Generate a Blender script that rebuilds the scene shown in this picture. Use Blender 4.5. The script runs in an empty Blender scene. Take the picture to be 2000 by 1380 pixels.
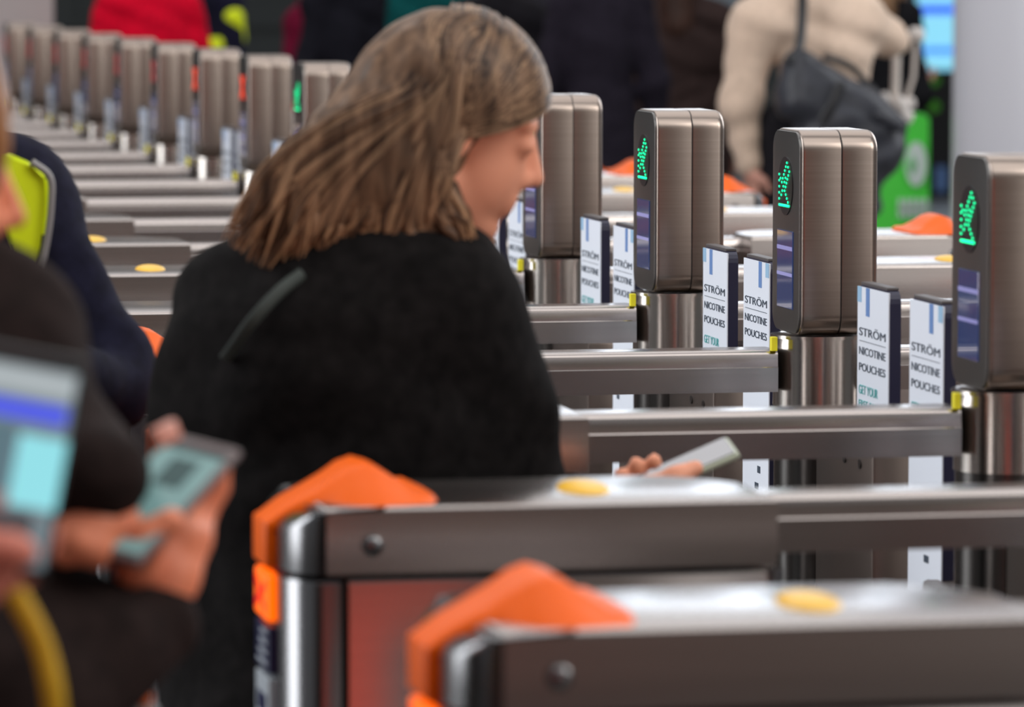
import bpy, bmesh, math, random
import numpy as np
from mathutils import Vector, Matrix
random.seed(7)
SC = bpy.context.scene
COL = SC.collection

# ---------------------------------------------------------------- camera
FPX, YAW, PIT, ROLL, CAMZ = 9277.9, 0.2015, 0.0825, 0.0012, 1.63
FW = Vector((math.sin(YAW)*math.cos(PIT), math.cos(YAW)*math.cos(PIT), -math.sin(PIT)))
_R = Vector((math.cos(YAW), -math.sin(YAW), 0)); _U = _R.cross(FW)
RT = _R*math.cos(ROLL) + _U*math.sin(ROLL); UP = -_R*math.sin(ROLL) + _U*math.cos(ROLL)
cd = bpy.data.cameras.new('camera'); cam = bpy.data.objects.new('camera', cd); COL.objects.link(cam)
cd.sensor_width = 36; cd.lens = FPX*36/2000; cd.clip_start = .1; cd.clip_end = 200
M = Matrix((RT, UP, -FW)).transposed().to_4x4(); M.translation = (0, 0, CAMZ); cam.matrix_world = M
cd.dof.use_dof = True; cd.dof.focus_distance = 7.3; cd.dof.aperture_fstop = 5.6
SC.camera = cam

# ---------------------------------------------------------------- world, lights, exposure
W = bpy.data.worlds.new('world'); SC.world = W; W.use_nodes = True
wn = W.node_tree.nodes; wl = W.node_tree.links
bg = wn['Background']; bg.inputs[1].default_value = 0.50
tc = wn.new('ShaderNodeTexCoord'); sp = wn.new('ShaderNodeSeparateXYZ'); cr = wn.new('ShaderNodeValToRGB')
mr = wn.new('ShaderNodeMapRange'); mr.inputs[1].default_value = -1; mr.inputs[2].default_value = 1
wl.new(tc.outputs['Generated'], sp.inputs[0]); wl.new(sp.outputs[2], mr.inputs[0]); wl.new(mr.outputs[0], cr.inputs[0]); wl.new(cr.outputs[0], bg.inputs[0])
cr.color_ramp.elements[0].position = 0.40; cr.color_ramp.elements[0].color = (.16, .13, .11, 1)
cr.color_ramp.elements[1].position = 0.62; cr.color_ramp.elements[1].color = (.50, .51, .54, 1)
SC.view_settings.view_transform = 'Standard'; SC.view_settings.look = 'None'
SC.view_settings.exposure = 0.0; SC.view_settings.gamma = 1; SC.view_settings.use_curve_mapping = False

def area(name, loc, target, sx, sy, power, color):
    l = bpy.data.lights.new(name, 'AREA'); l.shape = 'RECTANGLE'; l.size = sx; l.size_y = sy; l.energy = power; l.color = color
    o = bpy.data.objects.new(name, l); COL.objects.link(o); o.location = loc
    o.rotation_euler = (Vector(target)-Vector(loc)).to_track_quat('-Z', 'Y').to_euler(); return o
area('ceiling_lights_near', (1.5, 3.5, 5.2), (1.5, 3.5, 0), 5, 5, 120, (1, .98, .96))
area('ceiling_lights_mid', (2.0, 10.5, 5.2), (2.0, 10.5, 0), 6, 7, 160, (1, .98, .97))
area('ceiling_lights_far', (4.0, 20.0, 5.2), (4.0, 20, 0), 9, 9, 200, (1, .97, .95))
area('entrance_lights', (-5.5, 9.0, 3.4), (2, 9, 1.0), 4, 6, 500, (.95, .97, 1))
area('gate_lights_right', (5.5, 2.5, 4.6), (1.3, 5.6, 1.2), 3, 3, 150, (1, .97, .93))
area('concourse_lights', (9.5, 13.0, 4.5), (3.5, 10, 1), 5, 6, 330, (.95, .97, 1))

# ---------------------------------------------------------------- helpers
def P(px, py, Y):
    d = FW + RT*((px-1000)/FPX) - UP*((py-690)/FPX)
    return Vector((0, 0, CAMZ)) + d*(Y/d.y)

def setp(o, label=None, cat=None, group=None, kind=None):
    if label: o['label'] = label
    if cat: o['category'] = cat
    if group: o['group'] = group
    if kind: o['kind'] = kind
    return o
def empty(name, loc=(0, 0, 0), label=None, cat=None, group=None):
    o = bpy.data.objects.new(name, None); o.empty_display_size = .1; COL.objects.link(o); o.location = loc
    return setp(o, label, cat, group)
def link(name, me, mat, parent=None, smooth=True):
    if mat is not None:
        for m in (mat if isinstance(mat, (list, tuple)) else [mat]): me.materials.append(m)
    if smooth:
        me.polygons.foreach_set('use_smooth', [True]*len(me.polygons))
    o = bpy.data.objects.new(name, me); COL.objects.link(o); o.parent = parent
    if parent is not None and parent.location.length > 0 and not parent.get('localspace'):
        o.matrix_parent_inverse = Matrix.Translation(-parent.location)
    return o
def bmobj(name, bm, mat, parent=None, smooth=False):
    bmesh.ops.recalc_face_normals(bm, faces=bm.faces)
    me = bpy.data.meshes.new(name); bm.to_mesh(me); bm.free()
    o = link(name, me, mat, parent, False)
    if smooth:
        for p in me.polygons: p.use_smooth = True
        try: me.set_sharp_from_angle(angle=math.radians(40))
        except Exception: pass
    return o
def box(bm, lo, hi, bev=0, seg=2):
    r = bmesh.ops.create_cube(bm, size=1)
    vs = r['verts']
    for v in vs:
        for i in range(3): v.co[i] = lo[i] if v.co[i] < 0 else hi[i]
    if bev:
        es = list({e for v in vs for e in v.link_edges})
        bmesh.ops.bevel(bm, geom=es, offset=bev, segments=seg, profile=.5, affect='EDGES')
def prism(bm, pts, z0, z1, bev_top=0, seg=3, bev_all=0):
    """extrude XY polygon"""
    vs = [bm.verts.new((x, y, z0)) for x, y in pts]; f = bm.faces.new(vs)
    r = bmesh.ops.extrude_face_region(bm, geom=[f]); nv = [g for g in r['geom'] if isinstance(g, bmesh.types.BMVert)]
    for v in nv: v.co.z = z1
    s = set(nv)
    if bev_top:
        es = [e for e in bm.edges if e.verts[0] in s and e.verts[1] in s]
        bmesh.ops.bevel(bm, geom=es, offset=bev_top, segments=seg, profile=.5, affect='EDGES')
def cyl(bm, c, r, z0, z1, n=48, r2=None):
    r2 = r if r2 is None else r2
    a = [bm.verts.new((c[0]+r*math.cos(2*math.pi*i/n), c[1]+r*math.sin(2*math.pi*i/n), z0)) for i in range(n)]
    b = [bm.verts.new((c[0]+r2*math.cos(2*math.pi*i/n), c[1]+r2*math.sin(2*math.pi*i/n), z1)) for i in range(n)]
    for i in range(n): bm.faces.new((a[i], a[(i+1) % n], b[(i+1) % n], b[i]))
    bm.faces.new(b); bm.faces.new(a[::-1])
def tube(bm, pts, rads, n=8, flat=1.0, up=None):
    pts = [Vector(p) for p in pts]; rings = []
    if not hasattr(rads, '__len__'): rads = [rads]*len(pts)
    ref = Vector(up) if up is not None else Vector((.1, -1, .05)).normalized()
    for i, p in enumerate(pts):
        t = (pts[min(i+1, len(pts)-1)]-pts[max(i-1, 0)]).normalized()
        s = t.cross(ref)
        if s.length < .05: s = t.cross(Vector((1, .2, .3)))
        s.normalize(); u = s.cross(t).normalized()
        rings.append([bm.verts.new(p + s*math.cos(2*math.pi*k/n)*rads[i] + u*math.sin(2*math.pi*k/n)*rads[i]*flat) for k in range(n)])
    for a, b in zip(rings[:-1], rings[1:]):
        for k in range(n): bm.faces.new((a[k], a[(k+1) % n], b[(k+1) % n], b[k]))
    bm.faces.new(rings[0][::-1]); bm.faces.new(rings[-1])
def spline(pts, n=12):
    pts = [Vector(p) for p in pts]; q = [pts[0]*2-pts[1]] + pts + [pts[-1]*2-pts[-2]]; out = []
    for i in range(1, len(q)-2):
        for k in range(n):
            t = k/n; a, b, c, d = q[i-1], q[i], q[i+1], q[i+2]
            out.append(.5*((2*b)+(c-a)*t+(2*a-5*b+4*c-d)*t*t+(3*b-a-3*c+d)*t**3))
    out.append(pts[-1]); return out

# ---------------------------------------------------------------- materials
def mat(name, col, rough=.5, metal=0, emit=None, es=0, spec=.5, sheen=0, noise=None, bump=None, coat=0, aniso=0, trans=0):
    m = bpy.data.materials.new(name); m.use_nodes = True; nt = m.node_tree; b = nt.nodes['Principled BSDF']
    b.inputs['Base Color'].default_value = (*col, 1); b.inputs['Roughness'].default_value = rough; b.inputs['Metallic'].default_value = metal
    b.inputs['Specular IOR Level'].default_value = spec; b.inputs['Coat Weight'].default_value = coat
    b.inputs['Sheen Weight'].default_value = sheen; b.inputs['Anisotropic'].default_value = aniso
    if emit: b.inputs['Emission Color'].default_value = (*emit, 1); b.inputs['Emission Strength'].default_value = es
    if trans: b.inputs['Transmission Weight'].default_value = trans
    if noise:   # (scale vec, amount, detail)
        t = nt.nodes.new('ShaderNodeTexCoord'); mp = nt.nodes.new('ShaderNodeMapping'); n = nt.nodes.new('ShaderNodeTexNoise')
        mp.inputs['Scale'].default_value = noise[0]; n.inputs['Scale'].default_value = 1; n.inputs['Detail'].default_value = 4
        nt.links.new(t.outputs['Object'], mp.inputs[0]); nt.links.new(mp.outputs[0], n.inputs[0])
        r = nt.nodes.new('ShaderNodeValToRGB'); a = noise[1]
        r.color_ramp.elements[0].position = .3; r.color_ramp.elements[1].position = .7
        r.color_ramp.elements[0].color = (*[c*(1-a) for c in col], 1); r.color_ramp.elements[1].color = (*[min(1, c*(1+a)) for c in col], 1)
        nt.links.new(n.outputs[0], r.inputs[0]); nt.links.new(r.outputs[0], b.inputs['Base Color'])
        if bump:
            bp = nt.nodes.new('ShaderNodeBump'); bp.inputs['Strength'].default_value = bump[0]; bp.inputs['Distance'].default_value = bump[1]
            nt.links.new(n.outputs[0], bp.inputs['Height']); nt.links.new(bp.outputs[0], b.inputs['Normal'])
    return m
STEEL = mat('brushed_steel', (.45, .405, .385), .22, 1, noise=((3, 3, 260), .05))
STEEL_V = mat('brushed_steel_post', (.56, .52, .48), .20, 1, noise=((200, 200, 3), .05))
STEEL_H = mat('reader_steel', (.37, .305, .265), .29, 1, noise=((4, 4, 300), .06))
CHROME = mat('polished_trim', (.20, .20, .205), .24, 1)
DARKM = mat('dark_anodised', (.16, .155, .15), .32, .85)
BLACKP = mat('black_plastic', (.012, .012, .014), .35)
ORANGE = mat('orange_plastic', (.93, .13, .0), .42, spec=.22)
HOUS = mat('dark_housing', (.16, .13, .115), .4, .9)
YELLOW = mat('yellow_pad', (.95, .55, .05), .35)
YEL2 = mat('yellow_tape', (.95, .85, .02), .5)
NAVY = mat('navy_edge', (.012, .012, .04), .35)
RUBBER = mat('dark_rubber', (.08, .07, .07), .5)
POSTER = mat('poster_white', (.86, .91, 1.0), .4, coat=.0)
BLUE1 = mat('poster_blue', (.16, .30, .62), .4); BLUE2 = mat('poster_light_blue', (.35, .58, .80), .4)
INK = mat('poster_ink', (.05, .07, .10), .5); TEAL = mat('poster_teal', (.10, .42, .42), .5)
LEDG = mat('green_led', (0, .3, .1), .4, emit=(.0, .95, .35), es=2.2)
LEDR = mat('red_led', (.3, .02, .01), .4, emit=(1, .07, .02), es=1.3)
LEDR3 = mat('dim_red_led', (.2, .01, .01), .4, emit=(.45, .02, .03), es=1)
LEDO = mat('orange_display', (.4, .05, .0), .4, emit=(1, .13, .0), es=1.3)
LEDR2 = mat('red_display_bar', (.4, .0, .0), .4, emit=(.7, .0, .0), es=.8)
GLASSD = mat('reader_screen', (.02, .035, .10), .06, spec=.8, coat=1, emit=(.02, .04, .13), es=.6)
LCDB = mat('screen_bar', (.20, .20, .42), .1, emit=(.28, .28, .55), es=.45)
BLUEP = mat('dark_blue_panel', (.01, .012, .06), .3)
PALE = mat('pale_panel', (.42, .46, .50), .4)

# ---------------------------------------------------------------- the setting
FLOORM = mat('floor_stone', (.13, .125, .12), .35, noise=((1.2, 1.2, 1.2), .15))
WALLM = mat('dark_wall_panels', (.06, .07, .07), .5, noise=((.6, .6, 3), .15))
def struct(name, bm, m): return setp(bmobj(name, bm, m), kind='structure')
b = bmesh.new(); box(b, (-14, -7, -.1), (26, 36.3, 0)); struct('floor', b, FLOORM)
b = bmesh.new(); box(b, (-14, 36, 0), (26, 36.3, 7)); 
for i in range(20): box(b, (-14+i*2.0, 35.96, 0), (-14+i*2.0+.05, 36, 7))
box(b, (-14, 35.94, 1.12), (26, 36, 1.16)); wb = struct('wall_back', b, WALLM)
WIN = mat('lit_glazing', (.8, .85, .9), .3, emit=(.80, .89, 1.0), es=3.3)
b = bmesh.new(); box(b, (7.6, 35.7, 1.75), (19, 35.93, 6.6))
struct('window_1', b, WIN)
b = bmesh.new()
for x in (7.5, 10.4, 13.3, 16.2, 19.0): box(b, (x, 35.62, 1.7), (x+.1, 35.7, 6.7))
box(b, (7.5, 35.62, 1.65), (19.1, 35.7, 1.75)); struct('trim_1', b, DARKM)
# wall behind the photographer with the lit red screen that tints the steel
WALLF = mat('front_wall_stone', (.31, .25, .21), .6)
b = bmesh.new(); box(b, (-14, -7.3, 0), (26, -7, 7)); struct('wall_front', b, WALLF)
REDS = mat('lit_red_screen', (.5, .05, .03), .4, emit=(1.0, .14, .09), es=.65)
b = bmesh.new(); box(b, (-2.4, -3.2, .4), (1.2, -3.05, 2.9), .02)
b3 = bmesh.new(); box(b3, (6.4, -6.98, .1), (16, -6.9, 4.2)); struct('window_2', b3, mat('lit_shop_glazing', (.8, .8, .8), .4, emit=(.95, .93, .90), es=.95))
root = setp(empty('advertising_screen', (-.3, -3.1, 0)), 'large lit red advertising screen behind the photographer', 'screen')
b2 = bmesh.new(); box(b2, (-2.5, -3.3, 0), (1.3, -3.2, 3.0)); bmobj('housing', b2, BLACKP, root); bmobj('display', b, REDS, root)

# round column
COLM = mat('white_column', (.80, .80, .86), .35)
b = bmesh.new(); cc = P(2090, 300, 17.0); cyl(b, (cc.x, cc.y), .44, 0, 7, 64); setp(bmobj('column', b, COLM, smooth=True), kind='structure')

# ---------------------------------------------------------------- ticket gates
XC, Y0, DY = 1.843, 5.846, .92
CT, CB, HW = 1.068, .998, .125     # cap top / bottom / half width
XN, XK, XI = .742-XC, .782-XC, 1.266-XC   # nose, corner, inner end (local, side A)
def lx(side, x): return x if side < 0 else -x
def end_outline(h=HW, n=6):
    """nose half outline from near corner round to far corner"""
    pts = []
    for i in range(n+1):
        a = math.pi/2*i/n
        pts.append((XK+.004 - (XK-XN)*math.sin(a), -h + (h-.045)*(1-math.cos(a))))
    return pts + [(x, -y) for x, y in reversed(pts)]
def mirror(bm, side):
    if side > 0:
        for v in bm.verts: v.co.x = -v.co.x
        bmesh.ops.reverse_faces(bm, faces=bm.faces)
def textmesh(name, txt, size, mat_, parent, loc, sx=1.0):
    cu = bpy.data.curves.new(name, 'FONT'); cu.body = txt; cu.size = size; cu.extrude = .0004; cu.align_x = 'LEFT'
    tmp = bpy.data.objects.new('tmp', cu); COL.objects.link(tmp)
    me = bpy.data.meshes.new_from_object(tmp.evaluated_get(bpy.context.evaluated_depsgraph_get()))
    bpy.data.objects.remove(tmp)
    xs = [v.co.x for v in me.vertices]; w = (max(xs)-min(xs)) or 1; k = sx/w
    for v in me.vertices:
        x, y, z = v.co; v.co = (loc[0]-z, loc[1]-(x-min(xs))*k, loc[2]+y)
    me.name = name
    return link(name, me, mat_, parent, False)

def arrow_dots(r):
    pg = [(-.8, -.72), (-.8, .40), (-.42, .12), (.28, .86), (.62, .55), (-.02, -.18), (.62, -.72)]
    out = []
    for a, b_ in zip(pg, pg[1:]+pg[:1]):
        L = math.dist(a, b_); n = max(1, round(L/.21))
        if b_ == pg[0]: n *= 4
        for i in range(n): out.append((a[0]+(b_[0]-a[0])*i/n, a[1]+(b_[1]-a[1])*i/n))
    for a, b_ in (((-.5, -.35), (.1, .3)), ((-.55, -.5), (.3, -.5))):
        n = 4
        for i in range(n+1): out.append((a[0]+(b_[0]-a[0])*i/n, a[1]+(b_[1]-a[1])*i/n)) if a[1] > -.4 else None
    return [(x*r, y*r) for x, y in out]
def cross_dots(r):
    o = []
    for i in range(-5, 6):
        for s in (-1, 1):
            for w in (-.1, .1): o.append((i*.14*r+w*r, s*i*.14*r))
    return o
def led_mesh(name, pts, xf, zc, rad):
    bm = bmesh.new()
    for y, z in pts:
        m = Matrix.Translation((xf, -y, zc+z)) @ Matrix.Diagonal((.5, 1, 1, 1))
        bmesh.ops.create_icosphere(bm, subdivisions=1, radius=rad, matrix=m)
    me = bpy.data.meshes.new(name); bm.to_mesh(me); bm.free(); return me

def make_gate():
    g = empty('ticket_gate', (0, 0, 0)); g['localspace'] = 1
    for side in (-1, 1):
        # cap
        b = bmesh.new()
        pts = [(XK, -HW), (XI, -HW), (XI, .03)]
        for i in range(1, 6):
            t = i/6; pts.append((XI-.10*t, .03+(HW-.03)*math.sin(t*math.pi/2)**.8))
        pts += [(XI-.11, HW), (XK, HW)]
        prism(b, pts, CB, CT, .006, 3); mirror(b, side)
        cap = bmobj('cap', b, STEEL, g, True)
        b = bmesh.new(); m = Matrix.Translation((lx(side, XK+.052), -HW-.001, 1.028)) @ Matrix.Diagonal((1, .6, 1, 1))
        bmesh.ops.create_uvsphere(b, u_segments=16, v_segments=10, radius=.0115, matrix=m)
        bmobj('bolt', b, CHROME, cap, True)
        # polished rounded end trim, upper and lower
        b = bmesh.new(); prism(b, [(XK, -HW)] + end_outline() + [(XK, HW)], CB, CT, .008, 3)
        for v in b.verts:
            if v.co.z > CT-.03 and v.co.x < XK: v.co.z -= .024*(XK-v.co.x)/.04
        mirror(b, side); bmobj('end_trim', b, CHROME, g, True)
        b = bmesh.new(); prism(b, [(XK+.02, -HW+.004)] + end_outline(HW-.004) + [(XK+.02, HW-.004)], .05, CB-.006, .004, 2)
        mirror(b, side); bmobj('end_column', b, CHROME, g, True)
        # lower cabinet
        b = bmesh.new(); box(b, (XK+.026, -HW+.007, .05), (XI-.004, HW-.007, CB-.006), .004); box(b, (XN+.05, -.10, 0), (XI-.02, .10, .05))
        mirror(b, side); cab = bmobj('end_cabinet', b, STEEL, g, True)
        b = bmesh.new(); cyl(b, (XI, -HW+.006), .007, CB-.03, CB-.004, 12); box(b, (XI-.004, -HW+.002, .06), (XI+.004, -HW+.010, CB-.03)); mirror(b, side); bmobj('corner_trim', b, CHROME, cab, True)
        # orange bump with front strip
        prof = [(XN-.004, 1.046, .044, .046), (XN+.02, 1.063, .046, .050), (XN+.045, 1.076, .048, .06), (XN+.065, 1.088, .046, .088),
                (XN+.082, 1.099, .050, .110), (XN+.098, 1.104, .052, .120), (XN+.112, 1.100, .054, .120), (XN+.130, 1.088, .058, .120), (XN+.147, 1.077, .075, .118), (XN+.160, 1.0755, .09, .110), (XN+.170, 1.071, .06, .08)]
        b = bmesh.new(); rings = []
        for x, z, rw, bw in prof:
            zb = CT-.002 if x > XK else CT-.027+.024*(x-XN)/.04
            zb = min(zb, z-.003)
            row = [(-bw, zb-.004), (-bw, zb), (-bw-(rw-bw)*.5, zb+(z-zb)*.58), (-rw-.001, z-.002), (-rw+.002, z), (-rw*.5, z+.001), (0, z+.001)]
            row += [(-y, zz) for y, zz in reversed(row[:-1])]
            rings.append([b.verts.new((x, y, zz)) for y, zz in row])
        for a, c in zip(rings[:-1], rings[1:]):
            for i in range(len(a)-1): b.faces.new((a[i], a[i+1], c[i+1], c[i]))
            b.faces.new((a[-1], a[0], c[0], c[-1]))
        b.faces.new(rings[0]); b.faces.new(rings[-1][::-1])
        mirror(b, side); bump = bmobj('orange_bump', b, ORANGE, g, True)
        b = bmesh.new(); box(b, (XN-.008, -.045, CB-.002), (XN+.02, .045, 1.047), .005, 3); mirror(b, side); bmobj('front_strip', b, ORANGE, bump, True)
        # end display and stickers
        b = bmesh.new(); box(b, (XN-.006, -.044, .940), (XN+.01, .044, .990), .003); mirror(b, side); dsp = bmobj('end_display', b, LEDO, g)
        b = bmesh.new()
        for s in (-1, 1):
            v = [(XN-.007, -.036, .965+s*.014-.005), (XN-.007, -.036, .965+s*.014+.005), (XN-.007, .036, .965-s*.014+.005), (XN-.007, .036, .965-s*.014-.005)]
            b.faces.new([b.verts.new(p) for p in v])
        mirror(b, side); bmobj('display_cross', b, LEDR2, dsp)
        b = bmesh.new(); box(b, (XN-.005, -.045, .885), (XN+.01, .045, .935), .002); mirror(b, side); pan = bmobj('notice_panel', b, BLUEP, g)
        b = bmesh.new()
        for i in range(4): box(b, (XN-.0058, -.034, .892+i*.011), (XN-.0045, .03-.008*i, .896+i*.011))
        mirror(b, side); bmobj('lettering', b, PALE, pan)
        b = bmesh.new(); box(b, (XN-.005, -.045, .45), (XN+.01, .045, .88), .002); mirror(b, side); pan = bmobj('pale_notice', b, PALE, g)
        b = bmesh.new()
        for i in range(8): box(b, (XN-.0058, -.03, .84-i*.045), (XN-.0045, .03-.012*(i % 3), .86-i*.045))
        mirror(b, side); bmobj('lettering', b, BLUEP, pan)
        # yellow reader pad
        b = bmesh.new(); r = bmesh.ops.create_uvsphere(b, u_segments=28, v_segments=10, radius=1)
        for v in r['verts']: v.co = (lx(side, 1.084-XC)+v.co.x*.027, v.co.y*.055, CT+max(v.co.z, -.2)*.009)
        bmobj('yellow_pad', b, YELLOW, g, True)
        # rail
        b = bmesh.new(); xa, xb = XI, -.071
        prof = [(-.043, 1.000), (-.043, 1.0355), (-.0415, 1.037), (-.0400, 1.055), (-.0375, 1.0590), (-.033, 1.0607), (-.012, 1.061)]
        prof += [(-y, z) for y, z in reversed(prof)]
        A = [b.verts.new((xa, y, z)) for y, z in prof]; B = [b.verts.new((xb, y, z)) for y, z in prof]; n = len(A)
        for i in range(n): b.faces.new((A[i], A[(i+1) % n], B[(i+1) % n], B[i]))
        b.faces.new(A); b.faces.new(B[::-1]); mirror(b, side); rail = bmobj('rail', b, STEEL, g, True)
        if side < 0:
            b = bmesh.new(); box(b, (-.082, -.046, 1.060), (-.073, -.034, 1.081), .001); bmobj('yellow_marker', b, YEL2, rail)
    # low middle cabinet
    b = bmesh.new(); box(b, (XI-.01, -.10, 0), (-XI+.01, .10, .62), .006); bmobj('middle_cabinet', b, STEEL, g, True)
    # post
    b = bmesh.new(); cyl(b, (0, 0), .066, .979, 1.080, 64); cyl(b, (0, 0), .0695, 1.0765, 1.0815, 64); cyl(b, (0, 0), .0665, .977, .979, 64)
    post = bmobj('post', b, STEEL_V, g, True)
    b = bmesh.new(); cyl(b, (0, 0), .064, .62, .977, 64); bmobj('post_base', b, mat('dark_steel_post', (.13, .125, .12), .25, 1), g, True)
    b = bmesh.new(); m = Matrix.Translation((-.01, -.0655, .955)) @ Matrix.Rotation(math.pi/2, 4, 'X')
    bmesh.ops.create_cone(b, cap_ends=True, segments=16, radius1=.004, radius2=.004, depth=.006, matrix=m); bmobj('lock', b, BLACKP, post)
    # reader head : rounded rectangle in YZ pushed along X
    def head_bm(x0, x1, grow=0.0, bev=.003, bev2=None):
        b = bmesh.new(); bev2 = bev2 or bev; z0, z1 = 1.083, 1.384
        def ring(x, ins):
            hw, r = .080-ins, .032-min(ins, .028); za, zb = z0+ins, z1-ins; out = []
            for cy, cz, a0 in ((hw-r, zb-r, 0), (-hw+r, zb-r, 90), (-hw+r, za+r, 180), (hw-r, za+r, 270)):
                for i in range(9):
                    a = math.radians(a0+i*90/8); out.append(b.verts.new((x, cy+r*math.cos(a), cz+r*math.sin(a))))
            return out
        rs = []
        for i in range(5):
            a = math.pi/2*i/4; rs.append(ring(x0+bev*(1-math.sin(a)), -grow+bev*(1-math.cos(a))))
        rs = rs[::-1]
        for i in range(7):
            a = math.pi/2*i/6; rs.append(ring(x1-bev2*(1-math.sin(a)), -grow+bev2*(1-math.cos(a))))
        for A, B in zip(rs[:-1], rs[1:]):
            n = len(A)
            for i in range(n): b.faces.new((A[i], A[(i+1) % n], B[(i+1) % n], B[i]))
        b.faces.new(rs[0]); b.faces.new(rs[-1][::-1])
        return b
    hd = bmobj('reader', head_bm(-.046, .0128, 0, .004, .0012), STEEL_H, g, True)
    bmobj('rear_shell', head_bm(.0142, .070, 0, .0012, .013), STEEL_H, hd, True)
    bmobj('seam', head_bm(.011, .016, -.0015, .0004), BLACKP, hd, True)
    b = head_bm(-.0495, -.0440, -.003, .001); bmobj('face_plate', b, DARKM, hd, True)
    b = bmesh.new(); m = Matrix.Translation((-.0500, 0, 1.300)) @ Matrix.Rotation(math.pi/2, 4, 'Y') @ Matrix.Diagonal((1.0, .95, 1, 1))
    bmesh.ops.create_cone(b, cap_ends=True, segments=40, radius1=.043, radius2=.043, depth=.002, matrix=m); bmobj('light_window', b, BLACKP, hd)
    me = led_mesh('arrow_light', arrow_dots(.040), -.0516, 1.300, .0021); link('arrow_light', me, LEDG, hd, True)
    b = bmesh.new(); box(b, (-.0512, -.044, 1.120), (-.049, .044, 1.235), .001); scr = bmobj('screen', b, GLASSD, hd)
    b = bmesh.new(); box(b, (-.0516, -.043, 1.206), (-.0505, .043, 1.212)); box(b, (-.0516, -.043, 1.168), (-.0505, .043, 1.173)); bmobj('screen_line', b, LCDB, scr)
    # paddles
    for s in (-1, 1):
        b = bmesh.new(); pts = []; r = .018; ya, yb, z0, z1 = .248, .408, .62, 1.172
        for cy, cz, a0 in ((yb-r, z1-r, 0), (ya+r, z1-r, 90)):
            for i in range(5):
                a = math.radians(a0+i*22.5); pts.append((cy+r*math.cos(a), cz+r*math.sin(a)))
        pts += [(ya, z0), (yb, z0)]
        A = [b.verts.new((-.007, s*y, z)) for y, z in pts]; B = [b.verts.new((.009, s*y, z)) for y, z in pts]; n = len(A)
        for i in range(n): b.faces.new((A[i], A[(i+1) % n], B[(i+1) % n], B[i]))
        b.faces.new(A); b.faces.new(B[::-1]); pd = bmobj('paddle', b, NAVY, g)
        b = bmesh.new(); box(b, (-.008, min(s*ya, s*yb)+.014, z1-.001), (.010, max(s*ya, s*yb)-.014, z1+.004), .0015); bmobj('rubber_edge', b, RUBBER, pd)
        b = bmesh.new(); y_lo, y_hi = min(s*ya, s*yb), max(s*ya, s*yb)
        pl, ph = y_lo+.001, y_hi-.001
        box(b, (-.0092, pl, .64), (-.0068, ph, z1-.003), .0004); po = bmobj('poster', b, POSTER, pd)
        b = bmesh.new(); c = s*(ya+.052) if s < 0 else s*(ya+.09)
        c = -(ya+.055) if s < 0 else ya+.055
        box(b, (-.0098, c-.009, z1-.043), (-.0090, c+.009, z1-.003)); bmobj('blue_stripe', b, BLUE1, po)
        c = -(ya+.012) if s < 0 else ya+.012
        box_b = bmesh.new(); box(box_b, (-.0098, c-.010, z1-.025), (-.0090, c+.010, z1-.003)); bmobj('light_blue_stripe', box_b, BLUE2, po)
        L = ph-.012; Wd = .134
        textmesh('lettering', 'STRÖM', .0165, INK, po, (-.0096, L, z1-.072), Wd)
        textmesh('lettering', 'NICOTINE', .0160, INK, po, (-.0096, L, z1-.099), Wd)
        textmesh('lettering', 'POUCHES', .0160, INK, po, (-.0096, L, z1-.122), Wd)
        textmesh('lettering', 'GET YOUR', .0185, TEAL, po, (-.0096, L, z1-.155), Wd*.72)
        textmesh('lettering', 'FREE SAMPLE', .0150, TEAL, po, (-.0096, L, z1-.174), Wd)
        b = bmesh.new(); box(b, (-.0097, ph-.146, z1-.080), (-.0091, ph-.012, z1-.0792))
        for i in range(9):
            yy = ph-.02-random.random()*.10; zz = .66+i*.026
            box(b, (-.0097, yy-.012-random.random()*.02, zz), (-.0091, yy, zz+.003+random.random()*.008))
        bmobj('small_print', b, INK, po)
        # hinge housing
        if s > 0:
            b = bmesh.new(); box(b, (-.03, .10, .30), (.03, .27, .80), .006); bmobj('hinge_housing', b, HOUS, g, True); continue
        b = bmesh.new(); box(b, (-.032, -.412, .30), (.032, -.11, .957), .006)
        h = bmobj('hinge_housing', b, HOUS, g, True)
        b = bmesh.new()
        for y in (-.27, -.35):
            m = Matrix.Translation((-.0325, y, .925)) @ Matrix.Rotation(math.pi/2, 4, 'Y')
            bmesh.ops.create_cone(b, cap_ends=True, segments=12, radius1=.007, radius2=.006, depth=.003, matrix=m)
        bmobj('screws', b, CHROME, h)
    return g
def dup(o, parent=None):
    c = o.copy(); COL.objects.link(c); c.parent = parent
    for ch in [x for x in o.children]: dup(ch, c)
    return c
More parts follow.
